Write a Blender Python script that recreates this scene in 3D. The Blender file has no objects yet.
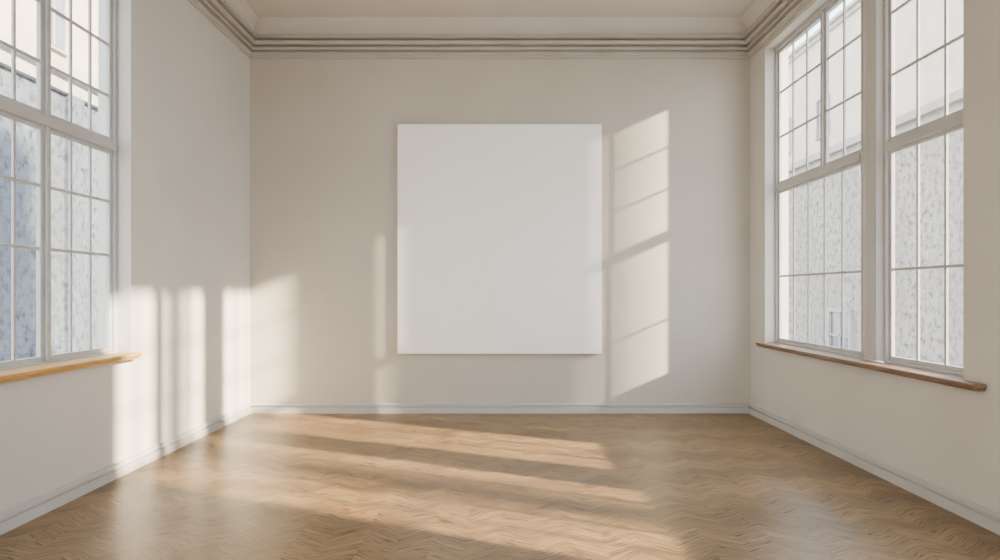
import bpy, bmesh, math, random
from mathutils import Vector
random.seed(4)
COL = bpy.context.scene.collection
E=1.3; HZ=293.0; S=120/E; HW=250/S; F=650.0; D=F/S
def Y(d): return d-D

# ---------------------------------------------------------------- materials
def mat(name, base, rough=.6, spec=.4):
    m=bpy.data.materials.new(name); m.use_nodes=True
    nt=m.node_tree; b=nt.nodes['Principled BSDF']
    b.inputs['Base Color'].default_value=(*base,1); b.inputs['Roughness'].default_value=rough
    b.inputs['Specular IOR Level'].default_value=spec
    return m,nt,b
def N(nt,t,**k):
    n=nt.nodes.new(t)
    for a,v in k.items(): setattr(n,a,v)
    return n
def noise_mat(name, c1, c2, scale=3, detail=6, lo=.35, hi=.65, rough=.7, bump=.0, bscale=60, stretch=(1,1,1), spec=.3):
    m,nt,b=mat(name,c1,rough,spec)
    tc=N(nt,'ShaderNodeTexCoord'); mp=N(nt,'ShaderNodeMapping'); mp.inputs['Scale'].default_value=stretch
    no=N(nt,'ShaderNodeTexNoise'); no.inputs['Scale'].default_value=scale; no.inputs['Detail'].default_value=detail
    cr=N(nt,'ShaderNodeValToRGB'); e=cr.color_ramp.elements
    e[0].position=lo; e[0].color=(*c1,1); e[1].position=hi; e[1].color=(*c2,1)
    L=nt.links.new
    L(tc.outputs['Object'],mp.inputs['Vector']); L(mp.outputs[0],no.inputs['Vector']); L(no.outputs['Fac'],cr.inputs[0]); L(cr.outputs[0],b.inputs['Base Color'])
    if bump:
        n2=N(nt,'ShaderNodeTexNoise'); n2.inputs['Scale'].default_value=bscale; n2.inputs['Detail'].default_value=4
        bp=N(nt,'ShaderNodeBump'); bp.inputs['Strength'].default_value=bump; bp.inputs['Distance'].default_value=.01
        L(mp.outputs[0],n2.inputs['Vector']); L(n2.outputs['Fac'],bp.inputs['Height']); L(bp.outputs[0],b.inputs['Normal'])
    return m
def streak_mat(name, c1, c2, c3):
    """weathered render: rough speckle over broad stains"""
    m,nt,b=mat(name,c1,.9,.2); L=nt.links.new
    tc=N(nt,'ShaderNodeTexCoord')
    def nz(st,sc,dt,lo,hi,ro):
        mp=N(nt,'ShaderNodeMapping'); mp.inputs['Scale'].default_value=st
        no=N(nt,'ShaderNodeTexNoise'); no.inputs['Scale'].default_value=sc; no.inputs['Detail'].default_value=dt; no.inputs['Roughness'].default_value=ro
        mr=N(nt,'ShaderNodeMapRange'); mr.inputs['From Min'].default_value=lo; mr.inputs['From Max'].default_value=hi
        L(tc.outputs['Object'],mp.inputs['Vector']); L(mp.outputs[0],no.inputs['Vector']); L(no.outputs['Fac'],mr.inputs['Value']); return mr.outputs[0]
    sp=nz((1,1,.85),7,12,.42,.51,.82); st=nz((1,1,.4),.8,5,.40,.60,.6)
    m1=N(nt,'ShaderNodeMix',data_type='RGBA'); L(sp,m1.inputs['Factor']); m1.inputs['A'].default_value=(*c1,1); m1.inputs['B'].default_value=(*c2,1)
    m2=N(nt,'ShaderNodeMix',data_type='RGBA'); ml=N(nt,'ShaderNodeMath',operation='MULTIPLY'); L(st,ml.inputs[0]); ml.inputs[1].default_value=.40
    L(ml.outputs[0],m2.inputs['Factor']); L(m1.outputs['Result'],m2.inputs['A']); m2.inputs['B'].default_value=(*c3,1)
    L(m2.outputs['Result'],b.inputs['Base Color']); return m
M={}
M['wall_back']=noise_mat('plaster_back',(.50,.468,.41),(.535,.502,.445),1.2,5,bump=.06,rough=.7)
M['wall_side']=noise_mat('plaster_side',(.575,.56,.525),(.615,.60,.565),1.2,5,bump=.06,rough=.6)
M['ceiling']=noise_mat('ceiling_paint',(.62,.59,.545),(.65,.62,.575),.8,4,rough=.85)
M['cornice']=noise_mat('cornice_plaster',(.44,.415,.38),(.49,.465,.43),2,4,rough=.6)
M['base']=noise_mat('baseboard_paint',(.47,.465,.45),(.52,.515,.50),2,4,rough=.6)
M['frame']=noise_mat('window_paint',(.44,.44,.435),(.50,.50,.495),3,4,rough=.45)
M['canvas']=noise_mat('canvas_cloth',(.975,.975,.98),(.985,.985,.99),2,5,bump=.05,bscale=400,rough=.9,spec=.1)
M['canvas_side']=noise_mat('canvas_edge',(.50,.48,.44),(.56,.54,.50),4,5,rough=.9,spec=.1)
M['pine']=noise_mat('golden_wood',(.46,.24,.055),(.60,.35,.11),4,6,rough=.35,stretch=(9,1,9))
M['walnut']=noise_mat('brown_wood',(.16,.09,.055),(.26,.16,.105),4,6,rough=.35,stretch=(9,1,9))
def glass():
    m=bpy.data.materials.new('window_glass'); m.use_nodes=True; nt=m.node_tree
    for n in list(nt.nodes): nt.nodes.remove(n)
    o=N(nt,'ShaderNodeOutputMaterial'); mx=N(nt,'ShaderNodeMixShader'); t=N(nt,'ShaderNodeBsdfTransparent'); g=N(nt,'ShaderNodeBsdfGlossy')
    g.inputs['Roughness'].default_value=.03; t.inputs['Color'].default_value=(.96,.98,.99,1)
    mx.inputs[0].default_value=.05
    L=nt.links.new; L(t.outputs[0],mx.inputs[1]); L(g.outputs[0],mx.inputs[2]); L(mx.outputs[0],o.inputs[0])
    return m
M['glass']=glass()

def floor_mat():
    m,nt,b=mat('chevron_parquet',(.4,.25,.13),.32,.45)
    L=nt.links.new
    tc=N(nt,'ShaderNodeTexCoord'); sp=N(nt,'ShaderNodeSeparateXYZ')
    wn=N(nt,'ShaderNodeTexNoise'); wn.inputs['Scale'].default_value=1.8; wn.inputs['Detail'].default_value=2
    L(tc.outputs['Object'],wn.inputs['Vector']); L(tc.outputs['Object'],sp.inputs[0])
    def ma(op,a,c=None):
        n=N(nt,'ShaderNodeMath',operation=op)
        for i,v in enumerate((a,c)):
            if v is None: continue
            if isinstance(v,(int,float)): n.inputs[i].default_value=v
            else: L(v,n.inputs[i])
        return n.outputs[0]
    W=.18
    x=sp.outputs['X']; y=sp.outputs['Y']
    col=ma('FLOOR',ma('DIVIDE',x,W))
    pp=ma('PINGPONG',x,W)
    v=ma('ADD',y,ma('MULTIPLY',pp,.66))
    v=ma('ADD',v,ma('MULTIPLY',wn.outputs['Fac'],.19))
    PW=.040
    q=ma('DIVIDE',v,PW); idx=ma('FLOOR',q); fr=ma('FRACT',q)
    cv=N(nt,'ShaderNodeCombineXYZ'); L(col,cv.inputs[0]); L(idx,cv.inputs[1])
    wh=N(nt,'ShaderNodeTexWhiteNoise',noise_dimensions='2D'); L(cv.outputs[0],wh.inputs['Vector'])
    cr=N(nt,'ShaderNodeValToRGB'); e=cr.color_ramp.elements
    e[0].color=(.235,.142,.058,1); e[1].color=(.335,.215,.096,1)
    L(wh.outputs['Value'],cr.inputs[0])
    gv=N(nt,'ShaderNodeCombineXYZ'); L(ma('MULTIPLY',x,9),gv.inputs[0]); L(ma('MULTIPLY',v,100),gv.inputs[1]); L(ma('MULTIPLY',wh.outputs['Value'],1.5),gv.inputs[2])
    gn=N(nt,'ShaderNodeTexNoise'); gn.inputs['Scale'].default_value=1; gn.inputs['Detail'].default_value=6; L(gv.outputs[0],gn.inputs['Vector'])
    gr=N(nt,'ShaderNodeValToRGB'); e=gr.color_ramp.elements
    e[0].position=.38; e[0].color=(.24,.19,.15,1); e[1].position=.49; e[1].color=(1,1,1,1); L(gn.outputs['Fac'],gr.inputs[0])
    mx=N(nt,'ShaderNodeMix',data_type='RGBA',blend_type='MULTIPLY'); mx.inputs['Factor'].default_value=.85
    L(cr.outputs[0],mx.inputs['A']); L(gr.outputs[0],mx.inputs['B'])
    bv=N(nt,'ShaderNodeCombineXYZ'); L(ma('MULTIPLY',x,.45),bv.inputs[0]); L(ma('MULTIPLY',v,3.0),bv.inputs[1])
    bn=N(nt,'ShaderNodeTexNoise'); bn.inputs['Scale'].default_value=1; bn.inputs['Detail'].default_value=2; L(bv.outputs[0],bn.inputs['Vector'])
    br=N(nt,'ShaderNodeValToRGB'); e=br.color_ramp.elements
    e[0].position=.38; e[0].color=(.70,.68,.66,1); e[1].position=.6; e[1].color=(1.1,1.1,1.1,1); L(bn.outputs['Fac'],br.inputs[0])
    mxb=N(nt,'ShaderNodeMix',data_type='RGBA',blend_type='MULTIPLY'); mxb.inputs['Factor'].default_value=1
    L(mx.outputs['Result'],mxb.inputs['A']); L(br.outputs[0],mxb.inputs['B'])
    edge=ma('MINIMUM',fr,ma('SUBTRACT',1,fr)); g=ma('LESS_THAN',edge,.08)
    mx2=N(nt,'ShaderNodeMix',data_type='RGBA'); L(ma('MULTIPLY',g,.55),mx2.inputs['Factor']); L(mxb.outputs['Result'],mx2.inputs['A']); mx2.inputs['B'].default_value=(.06,.036,.018,1)
    L(mx2.outputs['Result'],b.inputs['Base Color'])
    h=ma('SUBTRACT',gn.outputs['Fac'],ma('MULTIPLY',g,.8))
    bp=N(nt,'ShaderNodeBump'); bp.inputs['Strength'].default_value=.35; bp.inputs['Distance'].default_value=.004
    L(h,bp.inputs['Height']); L(bp.outputs[0],b.inputs['Normal'])
    rr=ma('ADD',ma('MULTIPLY',gn.outputs['Fac'],.25),.19); L(rr,b.inputs['Roughness'])
    return m
M['floor']=floor_mat()
M['stucco_blue']=streak_mat('weathered_blue_stucco',(.035,.042,.054),(.145,.17,.205),(.075,.09,.112))
M['stucco_grey']=streak_mat('weathered_grey_stucco',(.13,.125,.115),(.44,.43,.405),(.31,.30,.28))
M['cream']=noise_mat('cream_render',(.46,.40,.31),(.55,.49,.39),1,5,rough=.9)
M['pale']=noise_mat('pale_render',(.60,.55,.47),(.68,.63,.55),1,5,rough=.9)
M['stone']=noise_mat('stone_trim',(.36,.35,.33),(.48,.47,.45),2,5,rough=.85)
M['dark_pane']=noise_mat('far_pane',(.14,.16,.19),(.22,.25,.28),.6,3,rough=.15,spec=.6)
M['street']=noise_mat('street_asphalt',(.22,.22,.22),(.30,.29,.28),2,6,rough=.9)

# ---------------------------------------------------------------- helpers
def box(bm,x0,x1,y0,y1,z0,z1):
    x0,x1=sorted((x0,x1)); y0,y1=sorted((y0,y1)); z0,z1=sorted((z0,z1))
    v=[bm.verts.new(p) for p in ((x0,y0,z0),(x1,y0,z0),(x1,y1,z0),(x0,y1,z0),(x0,y0,z1),(x1,y0,z1),(x1,y1,z1),(x0,y1,z1))]
    for f in ((3,2,1,0),(4,5,6,7),(0,1,5,4),(1,2,6,5),(2,3,7,6),(3,0,4,7)): bm.faces.new([v[i] for i in f])
def obj(name,bm,m,parent=None,bevel=0,seg=2):
    bmesh.ops.recalc_face_normals(bm,faces=bm.faces[:])
    me=bpy.data.meshes.new(name); bm.to_mesh(me); bm.free(); me.materials.append(m)
    o=bpy.data.objects.new(name,me); COL.objects.link(o)
    if parent: o.parent=parent
    if bevel:
        b=o.modifiers.new('bevel','BEVEL'); b.width=bevel; b.segments=seg; b.limit_method='ANGLE'
    return o
def tag(o,label,cat,kind=None,group=None):
    o['label']=label; o['category']=cat
    if kind: o['kind']=kind
    if group: o['group']=group
    return o
def empty(name,loc):
    o=bpy.data.objects.new(name,None); COL.objects.link(o); o.location=loc; o.empty_display_size=.2; return o
class Rel:
    """adds boxes relative to a base point"""
    def __init__(s,base): s.b=base; s.bm=bmesh.new()
    def box(s,x0,x1,y0,y1,z0,z1):
        bx,by,bz=s.b; box(s.bm,x0-bx,x1-bx,y0-by,y1-by,z0-bz,z1-bz); return s

YN=-9.0
ZC=4.226; ZT=4.50
TH=.24
bm=bmesh.new(); box(bm,-HW-TH,HW+TH,YN,TH,-.2,0)
tag(obj('floor',bm,M['floor']),'brown chevron wood parquet floor of the empty room','floor','structure')
bm=bmesh.new(); box(bm,-HW-TH,HW+TH,YN,TH,ZC,ZT)
tag(obj('ceiling',bm,M['ceiling']),'plain warm grey painted ceiling above the cornice','ceiling','structure')
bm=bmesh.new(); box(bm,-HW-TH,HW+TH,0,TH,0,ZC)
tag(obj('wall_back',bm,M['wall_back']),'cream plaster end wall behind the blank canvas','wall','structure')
bm=bmesh.new(); y0,y1=YN-TH,YN
box(bm,-HW-TH,-1.5,y0,y1,-.2,ZT); box(bm,1.5,HW+TH,y0,y1,-.2,ZT); box(bm,-1.5,1.5,y0,y1,3.2,ZT); box(bm,-1.5,1.5,y0,y1,-.2,.4)  # opening sized to limit the sky fill coming from behind
tag(obj('wall_front',bm,M['wall_side']),'pale plaster wall behind the viewer with a broad opening added for fill light','wall','structure')

ZW1=3.80
def side_wall(name,s,openings,label):
    bm=bmesh.new(); xi=s*HW; xo=s*(HW+TH)
    ys=0.0
    for (yf,yn,z0) in openings:
        box(bm,xi,xo,yf,ys,0,ZC)
        box(bm,xi,xo,yn,yf,0,z0); box(bm,xi,xo,yn,yf,ZW1,ZC)
        ys=yn
    box(bm,xi,xo,YN,ys,0,ZC)
    return tag(obj(name,bm,M['wall_side']),label,'wall','structure')
R_far=Y(6.642); R_p1=Y(5.03); R_p0=Y(4.76); R_near=Y(3.80)
L_far=Y(4.77); L_near=Y(3.33)
T_far=Y(3.46); T_near=Y(2.02)
side_wall('wall_right',1,[(R_far,R_near,.77),(T_far,T_near,.77)],'pale plaster wall with two tall windows over a brown sill')
side_wall('wall_left',-1,[(L_far,L_near,.835)],'pale plaster wall with sunlight stripes and one wide window')
bm=bmesh.new()
pts=[(HW+.06,Y(4.92)),(HW+.06,Y(4.785)),(HW+.099,Y(4.762)),(HW+.17,Y(4.762)),(HW+.17,Y(5.028)),(HW+.099,Y(5.028))]
a=[bm.verts.new((p[0],p[1],.80)) for p in pts]; b=[bm.verts.new((p[0],p[1],ZW1-.001)) for p in pts]
bm.faces.new(a); bm.faces.new(b[::-1])
for i in range(6): bm.faces.new((a[i],a[(i+1)%6],b[(i+1)%6],b[i]))
tag(obj('trim_1',bm,M['base']),'narrow pale grey pier between the two right windows','pier','structure')

# ---------------------------------------------------------------- windows
def sash(parent,s,ya,yb,z0,z1,ncol,zs,x0,x1,rail=.030,mun=.020):
    base=parent.location
    r=Rel(base); ya,yb=max(ya,yb),min(ya,yb)
    r.box(s*x0,s*x1,ya-rail,ya,z0,z1).box(s*x0,s*x1,yb,yb+rail,z0,z1)
    r.box(s*x0,s*x1,yb+rail,ya-rail,z0,z0+rail*1.1).box(s*x0,s*x1,yb+rail,ya-rail,z1-rail*.8,z1)
    xm0,xm1=x0+.006,x1-.006
    ia,ib=ya-rail,yb+rail; w=(ia-ib)/ncol
    for k in range(1,ncol):
        yc=ia-k*w; r.box(s*xm0,s*xm1,yc-mun/2,yc+mun/2,z0+rail,z1-rail*.8)
    for z in zs: r.box(s*(xm0+.001),s*(xm1-.001),ib,ia,z-mun/2,z+mun/2)
    o=obj('sash',r.bm,M['frame'],parent,bevel=.003)
    g=Rel(base); xc=(x0+x1)/2; g.box(s*(xc-.002),s*(xc+.002),ib,ia,z0+rail,z1-rail*.8)
    obj('glass',g.bm,M['glass'],o)
    return o
def window(name,s,yf,yn,z0,groups,lowz,upz,label,upper_split=True,lower_split=True,zt=2.365):
    w=empty(name,(s*(HW+.12),(yf+yn)/2,z0)); tag(w,label,'window','structure')
    base=w.location
    X0,X1=HW+.10,HW+.16; fw=.032; th=.06
    r=Rel(base)
    r.box(s*X0,s*X1,yf-fw,yf,z0,ZW1).box(s*X0,s*X1,yn,yn+fw,z0,ZW1)
    r.box(s*X0,s*X1,yn+fw,yf-fw,z0,z0+.04).box(s*X0,s*X1,yn+fw,yf-fw,ZW1-.04,ZW1)
    r.box(s*(X0-.010),s*X1,yn+fw,yf-fw,zt-th/2,zt+th/2)
    tot=sum(groups); mw=.036
    ia,ib=yf-fw,yn+fw; avail=ia-ib-mw*(len(groups)-1); cw=avail/tot
    cuts=[]; c=ia
    for i,g in enumerate(groups):
        cuts.append((c,c-g*cw,g)); c-=g*cw
        if i<len(groups)-1:
            if upper_split: r.box(s*X0,s*X1,c-mw,c,zt+th/2,ZW1-.04)
            if lower_split: r.box(s*X0,s*X1,c-mw,c,z0+.04,zt-th/2)
            c-=mw
    obj('window_frame',r.bm,M['frame'],w,bevel=.004)
    for (a,b,g) in cuts:
        sash(w,s,a,b,zt+th/2,ZW1-.04,g,upz,HW+.12,HW+.148)
    if lower_split:
        for (a,b,g) in cuts: sash(w,s,a,b,z0+.04,zt-th/2,g,lowz,HW+.12,HW+.148)
    else: sash(w,s,ia,ib,z0+.04,zt-th/2,tot,lowz,HW+.12,HW+.148)
    return w
window('window_1',-1,L_far,L_near,.835,[3,3],[1.575,1.965],[2.73,3.10,3.46],'wide white multi-pane window above the golden wooden sill')
window('window_2',1,R_far,R_p1,.77,[3,2],[1.47],[2.88,3.33],'tall pale window nearer the end wall on the brown sill',lower_split=False)
window('window_3',1,R_p0,R_near,.77,[3],[1.47],[2.88,3.33],'narrow tall pale window nearer the viewer beside the pier')
window('window_4',1,T_far,T_near,.77,[3,2],[1.47],[2.88,3.33],'tall pale window further along, out past the picture edge',lower_split=False)

def make_sill(name,s,y0,y1,of,on,z,m,label):
    bm=bmesh.new(); nz=HW-.078
    pts=[(nz,y0),(HW-.001,y0),(HW-.001,of-.003),(HW+.099,of-.003),(HW+.099,on+.003),(HW-.001,on+.003),(HW-.001,y1),(nz,y1)]
    z0=z+.002
    a=[bm.verts.new((s*p[0],p[1],z0)) for p in pts]; b=[bm.verts.new((s*p[0],p[1],z0+.026)) for p in pts]
    n=len(pts); bm.faces.new(a); bm.faces.new(b[::-1])
    for i in range(n): bm.faces.new((a[i],a[(i+1)%n],b[(i+1)%n],b[i]))
    box(bm,s*(HW-.066),s*(HW-.001),y0-.01,y1+.01,z-.014,z+.002)
    return tag(obj(name,bm,m,bevel=.007,seg=3),label,'window sill','structure')
make_sill('trim_2',-1,L_far+.01,L_near-.2,L_far,L_near,.835,M['pine'],'golden wooden sill under the left window')
make_sill('trim_3',1,Y(6.70),Y(3.61),R_far,R_near,.765,M['walnut'],'long brown wooden sill under the right windows')

# ---------------------------------------------------------------- cornice, cove, baseboards
def sweep(path_fn,prof,name,m,label,cat):
    bm=bmesh.new(); A=[];B=[]
    for (o,z) in prof:
        p,q=path_fn(o); A.append(bm.verts.new((p[0],p[1],z))); B.append(bm.verts.new((q[0],q[1],z)))
    n=len(prof)
    for i in range(n): bm.faces.new((A[i],A[(i+1)%n],B[(i+1)%n],B[i]))
    bm.faces.new(A); bm.faces.new(B[::-1])
    return tag(obj(name,bm,m),label,cat,'structure')
paths={'back':lambda o:((-HW+o,-o),(HW-o,-o)),
       'left':lambda o:((-HW+o,-o),(-HW+o,YN)),
       'right':lambda o:((HW-o,-o),(HW-o,YN))}
corn=[(0,3.836),(.018,3.836),(.018,3.858),(.036,3.862),(.036,3.890),(.004,3.893),(.004,3.915),(.054,3.919),(.054,3.942),(.014,3.945),(.014,3.966),(.068,3.970),(.084,3.980),(.088,3.990),(.088,4.000),(.040,4.003),(.040,4.025),(.108,4.029),(.108,4.036),(.126,4.040),(.126,4.055),(0,4.055)]
cove=[(0,4.055),(.06,4.055),(.066,4.10),(.085,4.15),(.115,4.195),(.15,4.226),(0,4.226)]
basep=[(0,0),(.028,0),(.028,.062),(.006,.066),(.006,.082),(.026,.085),(.024,.098),(.010,.106),(0,.106)]
for i,(k,w) in enumerate((('back','end'),('left','left'),('right','right'))):
    sweep(paths[k],corn,'trim_%d'%(4+i),M['cornice'],'ribbed plaster cornice along the top of the %s wall'%w,'cornice')
    sweep(paths[k],cove,'trim_%d'%(7+i),M['ceiling'],'curved cove above the cornice of the %s wall'%w,'cove')
    sweep(paths[k],basep,'baseboard_%s'%k,M['base'],'low pale grey baseboard along the %s wall'%w,'baseboard')

# ---------------------------------------------------------------- the blank canvas
cx0,cx1,cz0,cz1=-1.100,1.092,.648,3.112
cv=empty('blank_canvas',((cx0+cx1)/2,0,cz0)); tag(cv,'large blank white stretched canvas hanging on the end wall','canvas')
r=Rel(cv.location); t=.055
r.box(cx0+.006,cx1-.006,-t,-.0005,cz0+.006,cz0+.045).box(cx0+.006,cx1-.006,-t,-.0005,cz1-.045,cz1-.006)
r.box(cx0+.006,cx0+.045,-t,-.0005,cz0+.045,cz1-.045).box(cx1-.045,cx1-.006,-t,-.0005,cz0+.045,cz1-.045)
obj('stretcher_frame',r.bm,M['canvas_side'],cv)
r=Rel(cv.location); r.box(cx0,cx1,-t-.012,-t-.0002,cz0,cz1)
obj('canvas_cloth',r.bm,M['canvas'],cv,bevel=.004,seg=3)

# ---------------------------------------------------------------- outside
GZ=-4.0
bm=bmesh.new(); box(bm,-60,60,-40,70,GZ-.3,GZ)
tag(obj('ground',bm,M['street']),'grey street outside the windows','ground','structure')
def building(name,x,y0,y1,ztop,depth,s,m,label,wins,pil=()):
    b=empty(name,(x,(y0+y1)/2,GZ)); tag(b,label,'building')
    base=b.location
    r=Rel(base); r.box(x,x+s*depth,y0,y1,GZ,ztop); obj('wall',r.bm,m,b)
    r=Rel(base); r.box(x-s*.25,x+s*depth,y0-.2,y1+.2,ztop,ztop+.18).box(x-s*.12,x-s*.0005,y0,y1,ztop-.25,ztop-.0005)
    obj('cornice',r.bm,M['stone'],b)
    for (py) in pil:
        r=Rel(base); r.box(x-s*.14,x-s*.0005,py,py+.35,GZ,ztop-.26); obj('pilaster',r.bm,m,b)
    for (wy,wz,ww,wh) in wins:
        r=Rel(base); t=.09
        r.box(x-s*.08,x-s*.0005,wy-t,wy,wz-t,wz+wh+t).box(x-s*.08,x-s*.0005,wy+ww,wy+ww+t,wz-t,wz+wh+t)
        r.box(x-s*.08,x-s*.0005,wy,wy+ww,wz+wh,wz+wh+t).box(x-s*.16,x-s*.0005,wy-t,wy+ww+t,wz-t-.06,wz-t)
        r.box(x-s*.06,x-s*.02,wy+ww/2-.03,wy+ww/2+.03,wz,wz+wh).box(x-s*.06,x-s*.02,wy,wy+ww,wz+wh*.62,wz+wh*.62+.05)
        f=obj('window',r.bm,M['stone'],b)
        r=Rel(base); r.box(x-s*.018,x-s*.0005,wy,wy+ww,wz-t,wz+wh); obj('pane',r.bm,M['dark_pane'],f)
    return b
building('low_building',-8,-4,22,5.2,3.5,-1,M['stucco_blue'],'low blue grey speckled building outside the left window',[(3.2,-1.6,1.0,1.6),(9.2,-1.6,1.0,1.6)],pil=(1.5,4.9,7.6))
building('apartment_building',-15,-2,34,17,8,-1,M['cream'],'tall cream building behind the low one outside the left window',[(y,z,1.1,1.8) for y in (5,8,11,14.2,17.4,20.6) for z in (6.2,9.6,13)])
building('terrace_building',9,3.2,24,5.0,4,1,M['stucco_grey'],'low grey speckled building outside the right windows',[(4.0,-.9,1,1.7),(9.6,-.9,1,1.7)],pil=(8.0,))
building('house_block',17,4,44,15,8,1,M['pale'],'tall pale washed-out building behind the grey one, outside the right windows',[(y,z,1.2,1.9) for y in (22,26.5,31) for z in (6.0,9.6)])
tw=empty('sun_blocker_slab',(12.5,-5.73,GZ)); tag(tw,'slim grey slab added to block the sun, out of the picture to the right','sun blocker')  # added out of view to keep sun off the canvas and nearby wall
r=Rel(tw.location); r.box(12.0,13.0,-6.16,-5.38,GZ,12.5); obj('shaft',r.bm,M['stone'],tw,bevel=.03)
r=Rel(tw.location); r.box(11.95,13.05,-6.20,-5.34,12.5,12.8); obj('cap',r.bm,M['stone'],tw,bevel=.03)
tw=empty('sun_blocker_post',(12.45,-8.5,GZ)); tag(tw,'thin grey post added to block the sun beside the slab, out of the picture','chimney')  # unseen post, added to break up the sun stripes on the left wall
r=Rel(tw.location); r.box(12.3,12.6,-8.68,-8.36,GZ,12.0); obj('shaft',r.bm,M['stone'],tw,bevel=.03)
r=Rel(tw.location); r.box(12.25,12.65,-8.73,-8.31,12.0,12.2); obj('cap',r.bm,M['stone'],tw,bevel=.03)
tw=empty('sun_blocker_pole',(12.5,-5.05,GZ)); tag(tw,'plain grey pole added to block the sun close to the slab, out of the picture','mast')  # unseen pole, added to cast a soft bar through the right-hand sun patch
r=Rel(tw.location); r.box(12.44,12.56,-5.12,-4.98,GZ,11.0); obj('pole',r.bm,M['stone'],tw,bevel=.03)
r=Rel(tw.location); r.box(12.3,12.7,-5.2,-4.92,11.0,11.2); obj('pole_top',r.bm,M['stone'],tw,bevel=.03)  # plain top of the added sun-blocking pole

# ---------------------------------------------------------------- light
sd=Vector((-1,.455,-.44))
sl=bpy.data.lights.new('sun','SUN'); sl.energy=42; sl.angle=math.radians(1.4); sl.color=(1,.80,.56)
so=bpy.data.objects.new('sun',sl); COL.objects.link(so); so.rotation_euler=sd.to_track_quat('-Z','Y').to_euler(); so.location=(12,-9,12)
w=bpy.data.worlds.new('sky'); bpy.context.scene.world=w; w.use_nodes=True; nt=w.node_tree
bg=nt.nodes['Background']; bg.inputs['Strength'].default_value=7.6
tc=N(nt,'ShaderNodeTexCoord'); sp=N(nt,'ShaderNodeSeparateXYZ'); cr=N(nt,'ShaderNodeValToRGB')
e=cr.color_ramp.elements; e[0].position=0; e[0].color=(1,.975,.94,1); e[1].position=.7; e[1].color=(.80,.88,1,1)
nt.links.new(tc.outputs['Generated'],sp.inputs[0]); nt.links.new(sp.outputs['Z'],cr.inputs[0]); nt.links.new(cr.outputs[0],bg.inputs['Color'])

# ---------------------------------------------------------------- camera
cd=bpy.data.cameras.new('camera'); cam=bpy.data.objects.new('camera',cd); COL.objects.link(cam)
cam.location=(0,-D,E); cam.rotation_euler=(math.radians(90),0,0)
cd.sensor_width=36; cd.lens=F*36/1000; cd.shift_y=(HZ-280)/1000; cd.clip_end=300; cd.clip_start=.05
bpy.context.scene.camera=cam
